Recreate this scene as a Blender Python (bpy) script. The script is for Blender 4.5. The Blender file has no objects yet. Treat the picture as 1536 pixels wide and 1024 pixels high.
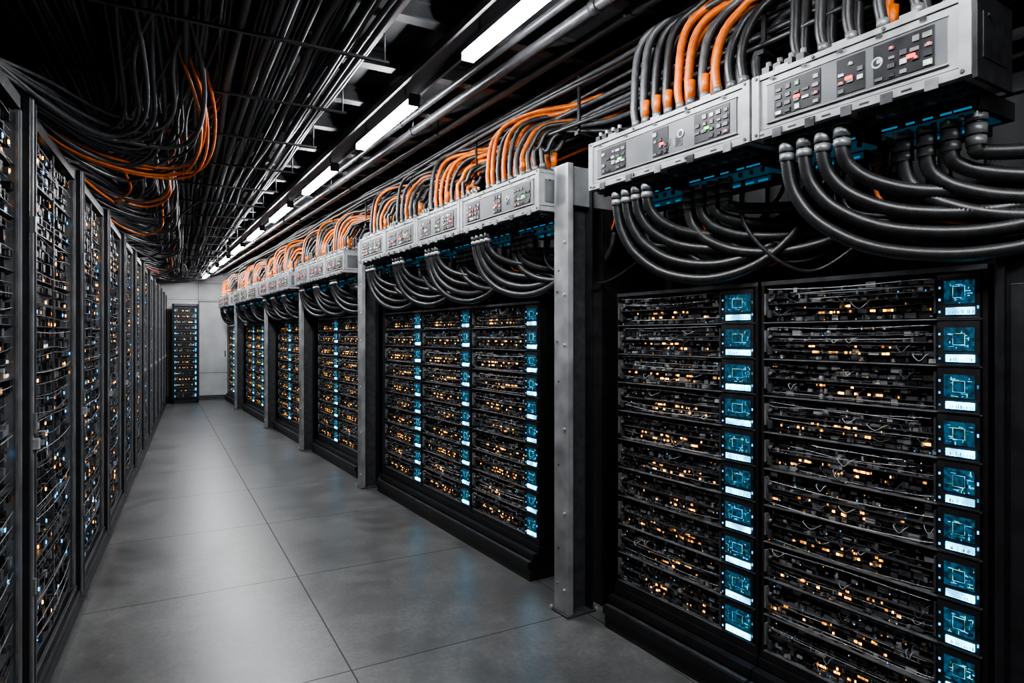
import bpy, math, random
from mathutils import Vector
random.seed(7)
KR=0.05; PHR=math.atan(KR)          # right row converges slightly
KL=0.043; PHL=-math.atan(KL)        # left row
CAMH=1.5
sc=bpy.context.scene

# ------------------------------------------------------------ materials
MATS={}
def mat(name,col,rough=0.5,metal=0.0,var=0.25,scale=20,emis=None,estr=0,bump=0.0,sample=True,spec=0.5,enoise=0):
    m=bpy.data.materials.new(name); m.use_nodes=True
    nt=m.node_tree; b=nt.nodes['Principled BSDF']
    b.inputs['Base Color'].default_value=(*col,1); b.inputs['Roughness'].default_value=rough
    b.inputs['Metallic'].default_value=metal; b.inputs['Specular IOR Level'].default_value=spec
    tc=nt.nodes.new('ShaderNodeTexCoord'); n=nt.nodes.new('ShaderNodeTexNoise')
    n.inputs['Scale'].default_value=scale; n.inputs['Detail'].default_value=2
    nt.links.new(tc.outputs['Object'],n.inputs['Vector'])
    if var>0:
        mr=nt.nodes.new('ShaderNodeMapRange'); mr.inputs['From Min'].default_value=.3; mr.inputs['From Max'].default_value=.7
        mr.inputs['To Min'].default_value=1-var; mr.inputs['To Max'].default_value=1+var
        nt.links.new(n.outputs['Fac'],mr.inputs['Value'])
        vm=nt.nodes.new('ShaderNodeVectorMath'); vm.operation='SCALE'; vm.inputs[0].default_value=col
        nt.links.new(mr.outputs['Result'],vm.inputs['Scale']); nt.links.new(vm.outputs[0],b.inputs['Base Color'])
        mr2=nt.nodes.new('ShaderNodeMapRange'); mr2.inputs['To Min'].default_value=max(.3,rough-.15) if rough>=.3 else rough-.05; mr2.inputs['To Max'].default_value=min(1,rough+.15) if rough>=.3 else rough-.02
        nt.links.new(n.outputs['Fac'],mr2.inputs['Value']); nt.links.new(mr2.outputs['Result'],b.inputs['Roughness'])
    if bump>0:
        bp=nt.nodes.new('ShaderNodeBump'); bp.inputs['Strength'].default_value=bump; bp.inputs['Distance'].default_value=.01
        nt.links.new(n.outputs['Fac'],bp.inputs['Height']); nt.links.new(bp.outputs['Normal'],b.inputs['Normal'])
    if emis:
        b.inputs['Emission Color'].default_value=(*emis,1); b.inputs['Emission Strength'].default_value=estr
        if enoise:
            n.inputs['Scale'].default_value=enoise
            mr=nt.nodes.new('ShaderNodeMapRange'); mr.inputs['From Min'].default_value=.38; mr.inputs['From Max'].default_value=.62
            mr.inputs['To Min'].default_value=estr*.25; mr.inputs['To Max'].default_value=estr*1.8
            nt.links.new(n.outputs['Fac'],mr.inputs['Value']); nt.links.new(mr.outputs['Result'],b.inputs['Emission Strength'])
        if not sample: m.cycles.emission_sampling='NONE'
    MATS[name]=m; return m
mat('black_metal',(.017,.017,.019),.38,.3)
mat('black_plastic',(.013,.013,.015),.45)
mat('dark_metal',(.075,.076,.081),.36,.4)
mat('mid_metal',(.22,.225,.23),.36,.5)
mat('silver',(.6,.605,.62),.33,.6)
mat('frame_steel',(.32,.33,.345),.31,.55,.3,8)
mat('pdu_paint',(.31,.316,.320),.42,.25,.2,14)
mat('pdu_panel',(.12,.124,.13),.4,.3,.15,10)
mat('column_paint',(.32,.325,.33),.45,.3,.35,6)
mat('rubber',(.014,.014,.0145),.34,0,.3,40)
mat('rubber_gloss',(.026,.026,.028),.31,0,.3,40)
mat('cable_grey',(.055,.056,.059),.34,0,.3,30)
mat('cable_orange',(.60,.12,.001),.4,0,.3,30)
mat('copper_tint',(.16,.06,.025),.35,.4,.3,10)
mat('wire',(.30,.30,.31),.32,.3)
mat('led_orange',(.2,.08,.01),.5,0,0,emis=(1,.42,.05),estr=7,sample=False,enoise=25)
mat('led_orange_dim',(.2,.08,.01),.5,0,0,emis=(1,.34,.03),estr=1.6,sample=False)
mat('led_blue',(.02,.1,.2),.5,0,0,emis=(.08,.5,1),estr=3.2,sample=False)
mat('led_white',(.3,.3,.3),.5,0,0,emis=(1,.9,.75),estr=.9,sample=False)
mat('led_red',(.2,.01,.01),.5,0,0,emis=(1,.03,.03),estr=5,sample=False)
mat('led_green',(.01,.2,.02),.5,0,0,emis=(.1,1,.2),estr=3.5,sample=False)
mat('screen_pcb',(.01,.02,.03),.4,0,0,emis=(.02,.22,.40),estr=.24,sample=False,enoise=60)
mat('screen_trace',(.02,.1,.12),.4,0,0,emis=(.06,.48,.9),estr=1.8,sample=False,enoise=45)
mat('screen_green',(.02,.1,.08),.4,0,0,emis=(.25,.8,.6),estr=.9,sample=False,enoise=45)
mat('screen_label',(.05,.2,.25),.4,0,0,emis=(.12,.62,1),estr=9,enoise=12,sample=False)
mat('cyan_glow',(.02,.08,.1),.4,0,0,emis=(.03,.32,.6),estr=.6,sample=False)
mat('tray_glass',(.008,.03,.04),.32,0,0,emis=(.01,.12,.2),estr=.25,sample=False)
mat('tube_light',(.8,.8,.8),.5,0,0,emis=(.95,.97,1),estr=148)
mat('wall_dark',(.02,.021,.022),.6,.1,.3,3,bump=.1)
mat('ceiling_dark',(.022,.023,.024),.6,.1,.5,3,bump=.2)
mat('joist',(.065,.067,.07),.45,.3,.5,5)
mat('wall_panel',(.55,.56,.57),.5,.1,.15,2.5)

def floor_mat():
    m=bpy.data.materials.new('concrete_tile'); m.use_nodes=True; nt=m.node_tree; L=nt.links; N=nt.nodes
    b=N['Principled BSDF']; tc=N.new('ShaderNodeTexCoord'); sx=N.new('ShaderNodeSeparateXYZ'); L.new(tc.outputs['Object'],sx.inputs[0])
    def M(op,a,bv=None,c=None):
        n=N.new('ShaderNodeMath'); n.operation=op
        for i,v in enumerate((a,bv,c)):
            if v is None: continue
            if isinstance(v,(int,float)): n.inputs[i].default_value=v
            else: L.new(v,n.inputs[i])
        return n.outputs[0]
    def NZ(sc_,de,ro=.5):
        n=N.new('ShaderNodeTexNoise'); n.inputs['Scale'].default_value=sc_; n.inputs['Detail'].default_value=de; n.inputs['Roughness'].default_value=ro
        L.new(tc.outputs['Object'],n.inputs['Vector']); return n.outputs['Fac']
    def MR(v,a,b_,c,d):
        n=N.new('ShaderNodeMapRange'); L.new(v,n.inputs[0])
        for i,q in enumerate((a,b_,c,d)): n.inputs[i+1].default_value=q
        return n.outputs[0]
    T=1.27
    def line(o,off):
        f=M('FRACT',M('DIVIDE',M('SUBTRACT',o,off-20*T),T)); d=M('MINIMUM',f,M('SUBTRACT',1.0,f))
        return M('LESS_THAN',d,.0035/T)
    g=M('MAXIMUM',line(sx.outputs[0],.75),line(sx.outputs[1],2.83))
    n1=NZ(1.7,9,.62); n2=NZ(42,5,.65); n3=NZ(6.5,8,.65)
    s=MR(n1,.3,.7,.065,.125); s=M('MULTIPLY',s,MR(n3,.3,.7,.72,1.28)); s=M('MULTIPLY',s,MR(n2,.3,.7,.72,1.28))
    s=M('MULTIPLY',s,M('SUBTRACT',1.0,M('MULTIPLY',g,.9)))
    cc=N.new('ShaderNodeCombineColor'); L.new(s,cc.inputs[0]); L.new(M('MULTIPLY',s,.995),cc.inputs[1]); L.new(M('MULTIPLY',s,.975),cc.inputs[2])
    L.new(cc.outputs[0],b.inputs['Base Color'])
    r=M('ADD',MR(n1,.3,.7,.29,.36),MR(n3,.3,.7,.0,.06)); r=M('ADD',r,M('MULTIPLY',g,.4))
    L.new(r,b.inputs['Roughness']); b.inputs['Specular IOR Level'].default_value=.95
    MATS['concrete_tile']=m
floor_mat()

# ------------------------------------------------------------ mesh builder
class B:
    def __init__(s): s.v=[]; s.f=[]; s.m=[]; s.names=[]; s.sm=[]
    def mi(s,n):
        if n not in s.names: s.names.append(n)
        return s.names.index(n)
    def box(s,x0,x1,y0,y1,z0,z1,m):
        i=len(s.v); s.v+=[(x0,y0,z0),(x1,y0,z0),(x1,y1,z0),(x0,y1,z0),(x0,y0,z1),(x1,y0,z1),(x1,y1,z1),(x0,y1,z1)]
        k=s.mi(m)
        for q in ((0,3,2,1),(4,5,6,7),(0,1,5,4),(1,2,6,5),(2,3,7,6),(3,0,4,7)):
            s.f.append(tuple(i+a for a in q)); s.m.append(k); s.sm.append(False)
    def tube(s,pts,r,m,n=8,rib=None,cap=True):
        pts=[Vector(p) for p in pts]; k=s.mi(m); N=len(pts)
        t=(pts[1]-pts[0]).normalized(); up=Vector((0,0,1)) if abs(t.z)<.9 else Vector((1,0,0))
        a=t.cross(up).normalized(); base=len(s.v)
        for i,p in enumerate(pts):
            if i==0: d=pts[1]-pts[0]
            elif i==N-1: d=pts[-1]-pts[-2]
            else: d=pts[i+1]-pts[i-1]
            d.normalize(); a=(a-d*a.dot(d)).normalized(); b=d.cross(a)
            rr=r if not rib else (r if i%2 else r*rib)
            for j in range(n):
                an=2*math.pi*j/n; q=p+a*(rr*math.cos(an))+b*(rr*math.sin(an)); s.v.append((q.x,q.y,q.z))
        for i in range(N-1):
            for j in range(n):
                j2=(j+1)%n
                s.f.append((base+i*n+j,base+i*n+j2,base+(i+1)*n+j2,base+(i+1)*n+j)); s.m.append(k); s.sm.append(True)
        if cap:
            s.f.append(tuple(base+j for j in reversed(range(n)))); s.m.append(k); s.sm.append(False)
            s.f.append(tuple(base+(N-1)*n+j for j in range(n))); s.m.append(k); s.sm.append(False)
    def mesh(s,name):
        me=bpy.data.meshes.new(name); me.from_pydata(s.v,[],s.f)
        for n in s.names: me.materials.append(MATS[n])
        me.polygons.foreach_set('material_index',s.m); me.polygons.foreach_set('use_smooth',s.sm); me.update(); return me
    def obj(s,name,loc=(0,0,0),rz=0,bev=0):
        return put(s.mesh(name),name,loc,rz,bev)
def put(me,name,loc=(0,0,0),rz=0,bev=0):
    o=bpy.data.objects.new(name,me); sc.collection.objects.link(o); o.location=loc; o.rotation_euler=(0,0,rz)
    if bev:
        md=o.modifiers.new('bevel','BEVEL'); md.width=bev; md.segments=2; md.limit_method='ANGLE'
    return o
def cr(P,n=8):
    P=[Vector(p) for p in P]; Q=[P[0]*2-P[1]]+P+[P[-1]*2-P[-2]]; out=[]
    for i in range(1,len(Q)-2):
        a,b,c,d=Q[i-1:i+3]
        for k in range(n):
            t=k/n
            out.append(.5*((2*b)+(c-a)*t+(2*a-5*b+4*c-d)*t*t+(3*b-a-3*c+d)*t**3))
    out.append(P[-1]); return out
def resample(P,step):
    out=[P[0]]; acc=0
    for i in range(1,len(P)):
        seg=(P[i]-P[i-1]).length; d=step-acc
        while d<=seg and seg>0:
            out.append(P[i-1].lerp(P[i],d/seg)); d+=step
        acc=seg-(d-step)
    out.append(P[-1]); return out
def WR(x,y,z): return Vector((x-KR*y,y,z))     # right-row coordinates
def WL(x,y,z): return Vector((x+KL*y,y,z))
R=random.uniform

# ------------------------------------------------------------ room
Y0,Y1=-2.2,16.5; XL,XR=-1.75,3.05; ZC=3.05
b=B(); b.box(XL-.1,XR+.1,Y0-.1,Y1+.1,-.1,0,'concrete_tile'); b.obj('floor')
b=B(); b.box(XL-.1,XR+.1,Y0-.1,Y1+.1,ZC,ZC+.1,'ceiling_dark'); b.obj('ceiling')
b=B(); b.box(XL-.1,XL,Y0,Y1,0,ZC,'wall_dark'); b.obj('wall_left')
b=B(); b.box(XR,XR+.1,Y0,Y1,0,ZC,'wall_dark')
y=Y0+.1
while y<Y1-.2: b.box(XR-.03,XR,y,y+.05,0,ZC,'black_metal'); y+=.28
b.obj('wall_right')
b=B(); b.box(XL,XR,Y0-.1,Y0,0,ZC,'wall_dark'); b.obj('wall_front')
b=B(); b.box(XL,XR,Y1,Y1+.1,0,ZC,'dark_metal')
xs=[XL,-.9,-.1,.78,1.45,2.2,XR]
zs=[0,.02,.62,1.22,2.33,2.72,ZC]
for i in range(6):
    for j in range(1,6):
        b.box(xs[i]+.005,xs[i+1]-.005,Y1-.02,Y1,zs[j]+.005,zs[j+1]-.005,'wall_panel')
        for (px,pz) in ((xs[i]+.04,zs[j]+.04),(xs[i+1]-.04,zs[j]+.04),(xs[i]+.04,zs[j+1]-.04),(xs[i+1]-.04,zs[j+1]-.04)):
            b.box(px-.008,px+.008,Y1-.024,Y1-.02,pz-.008,pz+.008,'mid_metal')
b.obj('wall_back')
b=B(); b.box(XL,XR,Y1-.04,Y1-.02,0,.1,'dark_metal'); b.obj('baseboard_back')
# service door on the back wall
b=B(); b.box(0,.60,-.02,0,.1,2.28,'wall_panel'); b.box(-.012,0,-.03,0,.1,2.3,'dark_metal'); b.box(.60,.612,-.03,0,.1,2.3,'dark_metal'); b.box(-.012,.612,-.03,0,2.28,2.3,'dark_metal')
b.box(.54,.56,-.05,-.02,1.0,1.14,'dark_metal'); b.box(0,.60,-.023,-.02,.62,.63,'dark_metal'); b.obj('door_1',(.80,Y1-.025,0))
# ceiling joists and grid
b=B(); y=Y0+.3
while y<Y1-.1:
    b.box(XL,XR,y,y+.07,ZC-.02,ZC,'joist'); b.box(XL,XR,y+.025,y+.045,ZC-.09,ZC-.02,'joist'); b.box(XL,XR,y,y+.07,ZC-.1,ZC-.09,'joist')
    for i in range(5):
        x=R(XL+.2,XR-.3); b.box(x,x+R(.1,.25),y+.1,y+R(.25,.45),ZC-.03,ZC,random.choice(['joist','dark_metal','dark_metal']))
    y+=.58
b.obj('ceiling_joists')

# ------------------------------------------------------------ lights
for i in range(-2,9):
    ya=1.72+1.63*i; yb=ya+.96
    if i==8: yb=min(yb,Y1-.3)
    b=B(); L=yb-ya
    b.box(-.028,.028,0,L,-.012,.022,'tube_light')
    b.box(-.033,.033,-.02,L+.02,.022,.05,'dark_metal'); b.box(-.033,.033,-.012,0,-.014,.022,'dark_metal'); b.box(-.033,.033,L,L+.012,-.014,.022,'dark_metal')
    for yy in (.12,L-.12): b.tube([(0,yy,.05),(0,yy,.14)],.005,'dark_metal',6)
    b.obj('ceiling_light_tube',(1.335-.03*ya,ya,2.79),math.atan(.03))
b=B()
for x in (-.075,.06): b.box(x,x+.015,Y0+.1,Y1-.1,.085,.12,'dark_metal')
b.box(-.075,.075,Y0+.1,Y1-.1,.12,.13,'black_metal')
b.obj('light_mounting_rail',(1.335,0,2.79),math.atan(.03))

# ------------------------------------------------------------ right server racks
def rack_mesh(w,seed,name='server_rack'):
    rnd=random.Random(seed); U=rnd.uniform; b=B(); D=.7; z0=.235; hu=.1462; n=10
    b.box(.055,D,0,w,.2,1.71,'black_metal')
    for y in (0,w-.014): b.box(-.006,.06,y,y+.014,.2,1.715,'black_metal')
    b.box(-.008,.06,0,w,1.70,1.716,'dark_metal'); b.box(-.012,.06,0,w,.2,.232,'black_metal')
    # stepped plinth
    b.box(-.02,D,-.005,w+.005,.165,.2,'black_metal'); b.box(-.06,D,-.005,w+.005,.12,.16,'black_metal'); b.box(-.1,D,-.005,w+.005,.075,.115,'black_metal')
    b.box(-.085,D,-.005,w+.005,0.0,.07,'black_plastic'); b.box(-.09,-.07,0,w,.115,.12,'dark_metal')
    sw={.785:.112,.855:.155}.get(w,.13); yl=.026; yr=yl+sw; y1=w-.02
    for i in range(n):
        z=z0+i*hu
        b.box(.02,.056,.014,w-.014,z+.004,z+hu-.006,'black_plastic')
        b.box(-.012,.03,.014,w-.014,z-.002,z+.002,'mid_metal')
        b.box(-.008,.02,yr,w-.014,z+hu*.5-.0015,z+hu*.5+.0015,'dark_metal')
        rows=6; rh=(hu-.014)/rows
        for r in range(rows):
            y=yr+.008
            zz=z+.006+r*rh
            dim=rnd.random()<.15
            while y<y1-.008:
                ww=rnd.choice([.006,.008,.012,.012,.018,.026,.04]); ww=min(ww,y1-y)
                if rnd.random()<.88:
                    m=rnd.choices(['black_plastic','black_metal','dark_metal','mid_metal','silver','wire'],[4,4,7,5.0,1.0,2])[0]
                    if dim and m in('mid_metal','silver','wire'): m='dark_metal'
                    hh=rh*U(.35,.92); d=U(.004,.024)
                    b.box(.02-d,.022,y,y+ww*.86,zz,zz+hh,m)
                    c=(y-yr)/(y1-yr); g=math.exp(-((c-.45)/.25)**2)
                    q=rnd.random()
                    x=.02-d
                    if r in (1,2) and q<.40*g+.04:
                        k=rnd.randint(1,3)
                        for a in range(k):
                            yy=y+a*ww*.33; b.box(x-.002,x,yy,yy+min(.010,ww*.26+.002),zz+hh*.2,zz+hh*.2+rh*.32,rnd.choice(['led_orange','led_orange_dim','led_orange']))
                    elif q<.11: b.box(x-.002,x,y,y+.003,zz,zz+.003,rnd.choice(['led_orange_dim','led_white','led_white','led_blue']))
                    elif q<.26: b.box(x-.002,x,y,y+ww*.7,zz+hh*.3,zz+hh*.3+.002,rnd.choice(['silver','mid_metal']))
                y+=ww
        for a in range(7):
            zz=z+U(.01,hu-.01); x=-U(.0,.016); ya=U(yr,yr+.1) if rnd.random()<.4 else yr+.005; yb=y1-(U(0,.2) if rnd.random()<.4 else 0)
            sag=U(-.004,.012)
            P=[(x+.012,ya,zz),(x,ya+.06,zz-sag*.4),(x,(ya+yb)/2,zz-sag+U(-.006,.006)),(x,yb-.06,zz-sag*.4+U(-.004,.004)),(x+.012,yb,zz+U(-.006,.006))]
            b.tube(cr(P,4),U(.0008,.0015),rnd.choice(['wire','rubber','silver','cable_grey','rubber_gloss']),4)
        for a in range(6):
            ya=U(yr,y1-.08); zz=z+U(.03,hu-.01); l=U(.02,.07); s=U(.01,.03)
            b.tube(cr([(.01,ya,zz),(-.012,ya+.004,zz-.004),(-.018,ya+l/2,zz-s),(-.012,ya+l,zz-.004),(.01,ya+l,zz)],3),U(.001,.002),rnd.choice(['rubber','cable_grey','wire','rubber_gloss']),5)
        b.box(-.02,.02,y1-.010,y1-.003,z+.03,z+hu-.03,'mid_metal'); b.box(-.018,-.002,yr+.001,yr+.005,z+.02,z+hu-.02,'dark_metal')
        b.box(-.016,-.004,y1-.03,y1-.014,z+.02,z+.05,'dark_metal'); b.tube([(-.014,y1-.022,z+.09),(.0,y1-.022,z+.09)],.006,'mid_metal',8)
        # status screen module
        b.box(-.012,.02,yl-.008,yr-.002,z+.005,z+hu-.006,'black_plastic')
        b.box(-.015,-.011,yl-.008,yr-.002,z+.003,z+.0055,'dark_metal')
        ys0,ys1,zs0,zs1=yl+.006,yr-.022,z+.048,z+hu-.026
        b.box(-.0135,-.012,ys0,ys1,zs0,zs1,'screen_pcb')
        for a in range(46):
            yy=U(ys0,ys1-.018); zz=U(zs0,zs1-.012); m=rnd.choice(['screen_trace','screen_trace','screen_green','screen_pcb','black_plastic','black_plastic'])
            if rnd.random()<.6: b.box(-.0145,-.0135,yy,yy+U(.003,.016),zz,zz+U(.001,.0025),m)
            else: b.box(-.0145,-.0135,yy,yy+U(.001,.0025),zz,zz+U(.003,.012),m)
        yc=(ys0+ys1)/2; zc=(zs0+zs1)/2; a1=.2*(ys1-ys0); a2=.018
        b.box(-.0146,-.0135,yc-a1,yc+a1,zc-a2,zc+a2,'black_plastic'); b.box(-.015,-.0146,yc-a1+.004,yc+a1-.004,zc-a2+.004,zc+a2-.004,'screen_pcb')
        for (ya,yb,za,zb) in ((yc-a1,yc+a1,zc-a2,zc-a2+.0015),(yc-a1,yc+a1,zc+a2-.0015,zc+a2),(yc-a1,yc-a1+.0015,zc-a2,zc+a2),(yc+a1-.0015,yc+a1,zc-a2,zc+a2)):
            b.box(-.0152,-.0135,ya,yb,za,zb,rnd.choice(['screen_trace','screen_green']))
        b.box(-.016,-.012,yl+.006,yr-.028,z+.014,z+.036,'screen_label')
        nn=9
        for a in range(nn):
            yy=yl+.009+a*(sw-.045)/nn+U(-.002,.002); b.box(-.0165,-.016,yy,yy+U(.002,.005),z+.016,z+.019+U(.003,.010),'screen_trace')
        b.box(-.0165,-.016,yl+.006,yr-.028,z+.0305,z+.0313,'screen_trace')
        for a in range(3): b.box(-.014,-.012,yr-.012,yr-.007,z+.02+a*.038,z+.027+a*.038,rnd.choice(['led_blue','screen_trace','screen_trace']))
        for a in range(2): b.box(-.014,-.012,yl-.005,yl-.001,z+.03+a*.05,z+.04+a*.05,rnd.choice(['led_blue','screen_trace','black_metal']))
    return b.mesh(name)
XF=2.22
RM={}
def place_rack(y,w):
    k=(w,random.randint(0,1))
    if k not in RM: RM[k]=rack_mesh(w,int(k[0]*1000)+k[1]*7)
    put(RM[k],'server_rack',(XF-KR*y,y,0),PHR)
for y,w in ((.965,.785),(1.765,.855)): place_rack(y,w)
for y in (3.33,4.215,5.1): place_rack(y,.875)
for y in (6.62,7.51,): place_rack(y,.875)
for y in (9.0,9.89): place_rack(y,.875)
for y in (11.1,11.99,12.88,14.4,15.29): place_rack(y,.875)

b=B(); b.box(-.03,.7,0,.13,0,1.75,'black_metal'); b.box(-.045,-.03,.01,.03,0.1,1.76,'dark_metal'); b.box(-.045,0,.1,.12,0,1.76,'black_metal')
b.box(-.035,-.03,.04,.09,.2,1.65,'black_plastic')
b.obj('cabinet_end_panel',(XF-KR*.81,.81,0),PHR,.003)
for ya,yb in ((.95,2.7),(3.22,6.05),(6.52,8.45),(8.95,10.75),(11.05,13.85),(14.3,16.25)):
    b=B(); L=yb-ya
    n=max(2,round(L/.9)+1)
    for i in range(n):
        y=i*(L-.05)/(n-1)
        b.box(.42,.46,y,y+.05,1.72,2.56,'black_metal'); b.box(.6,.64,y,y+.05,1.72,2.56,'black_metal')
    b.box(.42,.46,0,L,2.52,2.56,'black_metal'); b.box(.6,.64,0,L,2.4,2.46,'black_metal'); b.box(.62,.64,0,L,1.72,2.55,'wall_dark')
    y=.1
    while y<L: b.box(.59,.62,y,y+.02,1.72,2.55,'black_metal'); y+=.16
    b.obj('overhead_support_frame',(XF-KR*ya,ya,0),PHR)

# columns
for y in (2.79,6.12,8.52,10.85,13.95):
    b=B(); H=2.42
    b.box(0,.012,0,.125,0.012,H,'column_paint'); b.box(.16,.172,0,.125,.012,H,'black_metal'); b.box(.012,.16,.056,.068,.012,H,'dark_metal')
    b.box(.012,.035,0,.01,.012,H,'column_paint')
    b.box(-.012,.185,-.012,.137,0,.012,'dark_metal')
    b.box(.0,.75,.02,.105,2.2,2.41,'column_paint')
    for z in (.14,.55,1.0,1.45,1.72,2.0):
        b.tube([(-.008,.03,z),(.002,.03,z)],.008,'silver',6)
        if z in(.14,1.45,1.72): b.tube([(-.008,.095,z+.02),(.002,.095,z+.02)],.008,'mid_metal',6)
    for z in (.35,.8,1.25,1.85): b.tube([(-.0015,.085,z),(.002,.085,z)],.007,'black_plastic',8)
    for (x,yy) in ((-.005,.145),(.19,-.005)): b.tube([(x,yy,.0),(x,yy,.022)],.009,'silver',6)
    b.box(.25,.6,.02,.11,0,2.2,'black_metal')
    b.obj('steel_column',(2.03-KR*y,y,0),PHR,.002)

# ------------------------------------------------------------ PDUs
XP=1.95
def pdu(y,L,zb,seed):
    rnd=random.Random(seed); U=rnd.uniform; b=B(); H=.225; D=.21
    b.box(0,D,0,L,.03,H-.02,'pdu_paint'); b.box(-.006,D+.004,0.0,L,H-.018,H,'pdu_paint'); b.box(-.006,D,0,L,0,.026,'pdu_paint')
    b.box(.002,D-.002,.002,L-.002,.024,.032,'black_metal')
    for ys in (0.0,L-.03): b.box(-.009,0,ys,ys+.03,.0,H,'pdu_paint')
    b.box(-.004,0,.06,L-.06,.05,H-.045,'pdu_panel')
    for (za,zb_) in ((.046,.05),(H-.045,H-.041)): b.box(-.007,0,.056,L-.056,za,zb_,'pdu_paint')
    for ys in (.09,L-.09-.17,L*.5-.06):
        big=ys!=L*.5-.06; ww=.17 if big else .09
        b.box(-.0065,-.004,ys,ys+ww,.058,H-.053,'black_metal')
        nx=5 if big else 3
        for i in range(nx):
            for j in range(4):
                if rnd.random()<.2: continue
                yy=ys+.006+i*ww/nx; zz=.063+j*.0265
                b.box(-.010,-.006,yy,yy+ww/nx*U(.45,.75),zz,zz+U(.008,.018),rnd.choice(['black_plastic','mid_metal','pdu_panel','dark_metal','silver']))
                q=rnd.random()
                if q<.35: b.box(-.0115,-.0095,yy+.004,yy+.012,zz+.004,zz+.010,rnd.choices(['led_red','led_green','led_white'],[3,1,3])[0])
        yy=ys+U(.02,ww-.04); b.box(-.012,-.006,yy,yy+.022,.1,.11,rnd.choice(['led_red','led_green','led_red']))
    for i in range(6):
        yy=U(.3,max(.31,L-.4)); b.box(-.0055,-.004,yy,yy+U(.01,.05),U(.07,.1),.103+U(0,.02),rnd.choice(['pdu_paint','silver','dark_metal']) if rnd.random()<.3 else 'dark_metal')
    b.tube([(-.008,L*.36,.12),(-.003,L*.36,.12)],.017,'silver',16); b.tube([(-.0085,L*.36,.12),(-.003,L*.36,.12)],.012,'black_plastic',16)
    for yy in (.02,L-.018,L*.33,L*.66):
        for z in (.014,H-.01): b.tube([(-.013,yy,z),(0,yy,z)],.006,'dark_metal',6)
    if seed==5: b.box(-.002,D+.004,-.012,0,-.01,H,'black_metal')      # dark end cap on the nearest unit
    b.box(.03,D-.03,-.014 if seed==5 else -.004,0,.05,H-.05,'black_metal' if seed==5 else 'pdu_panel'); b.tube([(.06,-.018 if seed==5 else -.008,.17),(.06,0,.17)],.006,'black_plastic',6); b.tube([(.16,-.008,.17),(.16,0,.17)],.006,'black_plastic',6)
    for yy in (L*.2,L*.5,L*.8): b.box(.0,.05,yy,yy+.05,H,H+.012,'pdu_paint')
    for k in range(5):
        yy=.08+k*(L-.2)/4; b.box(-.012,-.006,yy,yy+.035,-.012,.02,rnd.choice(['mid_metal','black_metal','dark_metal']))
        b.box(-.0075,-.006,yy+.07,yy+.1,.008,.014,'black_plastic'); b.box(-.0075,-.006,yy+.03,yy+.05,H-.03,H-.02,'black_plastic')
    for i in range(4):
        b.box(.02,.06,L-.05-i*.045,L-.02-i*.045,H,H+.035,'black_plastic'); b.tube([(.04,L-.035-i*.045,H+.035),(.04,L-.035-i*.045,H+.055)],.01,'mid_metal',8)
    for (ya,yb) in ((.03,L*.47),(L*.53,L-.03)):
        b.box(.12,D+.14,ya,yb,-.055,0,'black_metal'); b.box(.02,.115,ya,yb,-.018,0,'dark_metal'); b.box(.13,D+.1,ya+.02,yb-.02,-.060,-.055,'tray_glass')
        for k in range(5):
            q=ya+.02+(yb-ya-.04)*k/5; b.box(.117,.12,q,q+(yb-ya)*U(.05,.16),-.052,-.046,'cyan_glow')
        for k in range(8):
            yy=ya+(yb-ya)*(k+.5)/8; b.tube([(.14,yy,-.055),(.14,yy,-.075)],.008,rnd.choice(['mid_metal','silver','black_plastic']),8)
            b.tube([(.05,yy,-.018),(.05,yy,-.03)],.012,rnd.choice(['mid_metal','black_plastic']),8)
        b.box(.24,D+.12,ya+.05,yb-.05,-.09,-.055,'black_plastic'); b.box(.236,.24,ya+.06,yb-.06,-.088,-.066,'tray_glass')
        for k in range(4):
            q=ya+.07+(yb-ya-.14)*k/4; b.box(.234,.236,q,q+U(.02,.05),-.085,-.077,'cyan_glow')
    b.obj('power_distribution_unit',(XP-KR*y,y,zb),PHR,.0025)
def connector(b,x,y,z,s,m='silver'):
    a=WR(x,y,z)
    for (d0,d1,r,mm) in ((0,.02,.029,m),(.02,.028,.025,'black_plastic'),(.028,.058,.0275,m),(.058,.064,.024,'black_plastic'),(.064,.09,.0265,m)):
        b.tube([a+Vector((0,0,s*d0)),a+Vector((0,0,s*d1))],r,mm,12)
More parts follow.
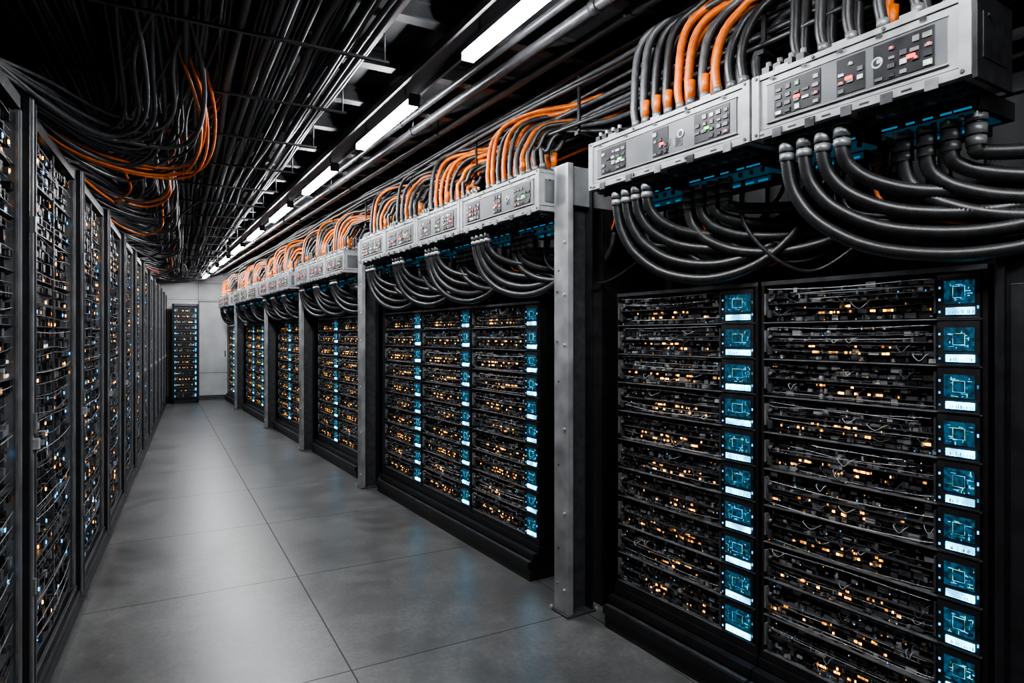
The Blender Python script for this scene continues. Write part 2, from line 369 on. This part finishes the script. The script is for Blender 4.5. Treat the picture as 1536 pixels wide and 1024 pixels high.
def hoses(y,L,zb,near,rnd,span0):
    b=B(); U=rnd.uniform
    r=.0235 if near else .0215
    for g in range(3):
        n=4 if (g==0 or L>.68) else 3
        if g==2: n=3
        pitch=.066 if near else .058
        off=.14 if near and L>.8 else .10
        for i in range(n):
            x0=XP+.05+g*.12; ys=y+L-off-i*pitch-(0,1,.35)[g]*(4*pitch+.06)
            if ys<y+.03: continue
            zt=zb-(.06 if g else 0)
            connector(b,x0,ys,zt,-1,'mid_metal')
            zl=1.745+.062*i+(0,.08,.04)[g]+U(-.008,.008)
            span=span0*(1-.12*i)*(1-.1*g)
            xe=2.27+.03*i+.06*g
            Dp=zt-.1-zl
            def pt(f,dz,xx): return WR(x0+(xe-x0)*xx,ys-span*f,zt-.1-Dp*dz)
            P=[WR(x0,ys,zt-.03),WR(x0,ys,zt-.1),pt(.02,.3,.05),pt(.10,.62,.15),pt(.26,.89,.33),pt(.5,1.0,.55),pt(.74,.89,.75),pt(.92,.6,.9),pt(1.0,.2,1.0),pt(1.02,-.25,1.05)]
            p=cr(P,8)
            if near: b.tube(resample(p,.0055),r,'rubber',12,rib=.9)
            else: b.tube(p,r,rnd.choice(['rubber','rubber','rubber_gloss']),8)
    for i in range(5):
        ys=y+L*U(.2,.9); c='cable_orange' if i==0 else rnd.choice(['rubber','rubber_gloss','cable_grey'])
        sp=U(.4,.8); zl=U(1.76,1.9)
        b.tube(cr([WR(2.16,ys,zb-.07),WR(2.17,ys,zb-.25),WR(2.22,ys-sp*.3,zl+.02),WR(2.28,ys-sp*.6,zl),WR(2.35,ys-sp,zl+.2),WR(2.38,ys-sp,zl+.5)],8),U(.005,.009),c,6)
    b.obj('coolant_hose_bundle')
def topcables(y,L,zt,rnd,near):
    b=B(); U=rnd.uniform
    n=max(5,int((L-.2)/.07)); y_a=y+.08; y_b=y+L-(.24 if L>.8 else .12)
    for i in range(n):
        for g in range(2):
            if g==1 and rnd.random()<.1: continue
            f=i/(n-1)
            x0=XP+.07+g*.09; ys=y_a+(y_b-y_a)*f+U(-.008,.008)+g*.02
            po=(.5 if .15<f<.6 else .03) if near else (.6 if f>.3 else .3)
            m='cable_orange' if rnd.random()<po else rnd.choice(['rubber','rubber','rubber_gloss','cable_grey'])
            a=WR(x0,ys,zt)
            b.tube([a,a+Vector((0,0,.03))],.023,'dark_metal',8); b.tube([a+Vector((0,0,.03)),a+Vector((0,0,.055))],.019,'mid_metal',8)
            if rnd.random()<.3: b.tube([a+Vector((0,0,.055)),a+Vector((.002,-.002,.13))],.0185,'cable_orange',8)
            # concentric fan: far-end cables arc highest and widest
            hz=zt+.22+.20*f+U(-.02,.03)+(.10 if near else .02); hz=min(hz,2.92); reach=.10+.26*f+U(-.03,.05); run=U(.5,1.0)
            xe=2.14+U(0,.35)
            P=[a+Vector((0,0,.04)),WR(x0,ys+.012,zt+.14),WR(x0+.02,ys-.005,hz-.10),WR(x0+.06,ys-.35*reach,hz-.015),WR((x0+xe)/2,ys-reach,hz+.005),
               WR(xe,ys-reach-.3,hz-.03+U(-.01,.02)),WR(xe+.02,ys-reach-run,min(2.92,hz+U(-.05,.03)))]
            b.tube(cr(P,8),.0145 if not near else .0175,m,8)
    b.obj('power_cable_bundle')
rp=random.Random(3)
PD=[(.885,.69,2.2,1),(1.585,.92,2.2,1),
    (2.93,.93,2.18,0),(3.87,.73,2.18,0),(4.61,.66,2.18,0),(5.28,.66,2.18,0),
    (6.42,.7,2.14,0),(7.13,.7,2.14,0),(7.84,.66,2.14,0),
    (8.85,.7,2.13,0),(9.56,.7,2.13,0),(10.27,.6,2.13,0),
    (11.2,.8,2.12,0),(12.01,.8,2.12,0),(12.82,.8,2.12,0),(14.2,.8,2.12,0),(15.01,.8,2.12,0)]
for i,(y,L,zb,nr) in enumerate(PD):
    pdu(y,L,zb,i+5); hoses(y,L,zb,nr,rp,(1.0 if i==0 else .80) if nr else .74); topcables(y,L,zb+.225,rp,nr)

# longitudinal cable bank above the right row
b=B()
for i in range(46):
    x=2.08+.62*R(0,1); z=R(2.62,2.93)
    P=[]; y=Y0+.15
    while y<Y1-.2: P.append(WR(x+R(-.02,.02),y,z+R(-.02,.015))); y+=.9
    b.tube(cr(P,4),R(.008,.017),random.choice(['rubber','rubber_gloss','rubber_gloss','cable_grey','cable_grey']),6)
y=Y0+.4
while y<Y1-.3:
    b.box(2.1-KR*y,2.75-KR*y,y,y+.03,2.58,2.6,'black_metal'); b.box(2.11-KR*y,2.12-KR*y,y,y+.02,2.6,ZC,'black_metal'); y+=1.15
b.obj('overhead_cable_tray')
b=B()
for (x,z,r,m) in ((1.60,2.90,.018,'rubber_gloss'),(1.68,2.86,.026,'rubber_gloss'),(1.79,2.93,.016,'copper_tint'),(1.86,2.88,.02,'rubber_gloss'),(1.95,2.93,.016,'rubber_gloss')):
    b.tube([WR(x,y_,z) for y_ in (Y0+.1,2,5,8,11,14,Y1-.1)],r,m,12)
    y=Y0+.5
    while y<Y1: b.tube([WR(x,y,z),WR(x,y+.04,z)],r*1.25,'black_metal',12); b.tube([WR(x,y+.02,z),WR(x,y+.02,ZC)],.005,'dark_metal',5); y+=1.9
b.obj('ceiling_pipes')

# left ceiling conduits (fan following the left row)
b=B()
for i in range(104):
    k=i/103; xn=-.95+1.85*k+R(-.015,.015); xf=.02+.80*k; z=random.choice([2.78,2.84,2.90,2.93])+R(-.02,.02)
    P=[]; y=Y0+.15
    wob=random.choice([0.004,.012,.02])
    while y<Y1-.1: P.append((xn+(xf-xn)*y/16+R(-wob,wob),y,z+R(-wob,wob))); y+=.8
    b.tube(cr(P,4),R(.008,.017),random.choice(['rubber','rubber_gloss','rubber_gloss','cable_grey','dark_metal']),7)
y=Y0+.5
while y<Y1-.3:
    xa=-.95+.97*y/16-.05; xb=.9-.08*y/16+.03
    b.box(xa,xb,y,y+.02,2.742,2.752,'black_metal')
    for x in (xa+.02,xb-.02,(xa+xb)/2): b.tube([(x,y+.01,2.74),(x,y+.01,ZC)],.005,'dark_metal',6)
    y+=.75
b.obj('ceiling_conduit_rack')

# hanging cable loops over left racks
rl=random.Random(12)
for st,(yc,cnt) in enumerate(((3.9,46),(5.4,26),(7.0,20),(8.7,14),(10.6,12),(12.6,12))):
    b=B(); U=rl.uniform
    for i in range(cnt):
        org=rl.random()<.07 if st else (i in(3,9,15,22))
        m='cable_orange' if org else rl.choice(['rubber_gloss','cable_grey','cable_grey','cable_grey'])
        dy=U(-.45,.45); out=U(.25,.62) if st==0 else U(.2,.45); zl=U(2.46,2.62) if not org else U(2.44,2.50); xs_=U(.25,.75)
        if org and st==0: out=U(.50,.70); dy=U(.0,.35); xs_=U(.45,.6)
        yb=yc+dy
        P=[WL(-.6+xs_+U(-.2,0),yb-1.9,2.93),WL(-.6+xs_,yb-1.1,2.9-U(0,.08)),WL(-.6+out+.02,yb-.35,zl+.2),WL(-.6+out,yb+.1,zl+.06),WL(-.6+out-.12,yb+.28,zl),
           WL(-.6+out*.4,yb+.22,zl-.01),WL(-.6+.02,yb-.1,zl+.0),WL(-.72,yb-.7,2.47+U(0,.05)),WL(-.85,yb-1.2,2.44+U(0,.03))]
        b.tube(cr(P,7),U(.006,.012) if not org else U(.007,.009),m,7)
    b.obj('hanging_cable_bundle')

# ------------------------------------------------------------ left racks
def left_mesh(seed,w=1.2):
    rnd=random.Random(seed); U=rnd.uniform; b=B(); H=2.4; D=.85
    b.box(-D,-.05,0,w,.1,H,'black_metal')
    b.box(-D,0,0,w,H-.05,H,'black_metal')
    for y in (0,w-.045): b.box(-.06,0,y,y+.045,.1,H,'frame_steel')
    b.box(0,.028,0.0,.022,.08,H+.01,'frame_steel'); b.box(0,.034,.024,.034,.08,H,'dark_metal'); b.box(0,.022,w-.02,w,.08,H+.01,'black_metal')
    b.box(-D,.02,0,w,.06,.1,'black_metal'); b.box(-D,.045,0,w,.03,.055,'black_metal'); b.box(-D,.03,0,w,0,.028,'black_plastic')
    b.box(.0,.01,.05,w-.05,.12,.135,'dark_metal')
    b.box(.028,.046,-.0,.03,1.06,1.10,'silver'); b.box(.02,.056,.034,.05,1.07,1.09,'mid_metal'); b.box(.028,.038,0,.02,1.12,1.2,'mid_metal'); b.box(.028,.036,0,.02,.5,.56,'mid_metal'); b.box(.028,.036,0,.02,1.9,1.96,'mid_metal')
    nu=44; hu=(H-.2)/nu
    for i in range(nu):
        z=.14+i*hu
        if i%4==0: b.box(-.05,-.018,.05,w-.05,z-.003,z+.001,'dark_metal')
        y=.06
        while y<w-.08:
            ww=rnd.choice([.012,.02,.03,.05])
            if rnd.random()<.8:
                d=U(.005,.03); m=rnd.choices(['black_plastic','black_metal','dark_metal','mid_metal','silver'],[5,5,6,2,.25])[0]
                b.box(-.05,-.05+d,y,y+ww*.85,z,z+hu*U(.4,.9),m)
                q=rnd.random(); x=-.05+d
                if q<.07: b.box(x,x+.004,y,y+.010,z+.006,z+.006+hu*.26,rnd.choice(['led_orange','led_orange_dim','led_orange']))
                elif q<.125: b.box(x,x+.004,y,y+.010,z+.006,z+.006+hu*.28,'led_blue')
            y+=ww
        zz=z+U(0,hu); P=[(-.02,.06,zz),(-.008,.3,zz-U(0,.02)),(-.006,w/2,zz-U(0,.03)),(-.008,w-.3,zz-U(0,.02)),(-.02,w-.06,zz)]
        b.tube(cr(P,3),.0018,rnd.choice(['wire','rubber','cable_grey']),4)
    for y in (.05,w*.5,w-.06): b.box(-.012,-.004,y,y+.008,.14,H-.06,'mid_metal' if y!=w*.5 else 'dark_metal')
    return b.mesh('server_cabinet')
LM=[left_mesh(s) for s in (1,2,3)]
y=.62; i=0
while y<15.2:
    put(LM[i%3],'server_cabinet',(-.586+KL*y,y,0),PHL,0); y+=1.205; i+=1

# end rack facing the camera side
b=B(); w=.52
b.box(0,w,.06,.6,0,2.2,'black_metal')
for x in (0,w-.03): b.box(x,x+.03,0,.06,0,2.2,'black_metal')
b.box(0,w,0,.06,2.15,2.2,'dark_metal'); b.box(0,w,0,.06,0,.08,'black_metal')
for i in range(16):
    z=.12+i*.126
    b.box(.04,w-.04,.03,.06,z,z+.11,'black_plastic'); b.box(.04,w-.04,.02,.03,z+.108,z+.113,'mid_metal')
    for j in range(14):
        x=.05+j*.03
        if random.random()<.8: b.box(x,x+.022,.022,.032,z+.02,z+.02+R(.02,.07),random.choice(['dark_metal','mid_metal','black_metal']))
        if random.random()<.3: b.box(x,x+.015,.018,.022,z+.03,z+.045,'led_blue' if (j<2 or j>11) else random.choice(['led_orange_dim','led_orange','led_white']))
    b.box(w-.07,w-.045,.016,.03,z+.02,z+.09,'screen_trace'); b.box(.045,.06,.016,.03,z+.02,z+.06,'screen_trace')
b.obj('equipment_rack',(.235,15.75,0))

# ------------------------------------------------------------ world + camera
w=bpy.data.worlds.new('World'); sc.world=w; w.use_nodes=True
w.node_tree.nodes['Background'].inputs[0].default_value=(.5,.55,.6,1); w.node_tree.nodes['Background'].inputs[1].default_value=.02
cam=bpy.data.cameras.new('camera'); co=bpy.data.objects.new('camera',cam); sc.collection.objects.link(co)
cam.sensor_width=36; cam.lens=950/1536*36; cam.clip_start=.02; cam.shift_y=-9/1536
th=math.atan(528/950)
co.location=(0,0,CAMH); co.rotation_euler=(math.pi/2,0,-th)
sc.camera=co
sc.view_settings.view_transform='AgX'; sc.view_settings.look='AgX - Medium High Contrast'; sc.view_settings.exposure=0
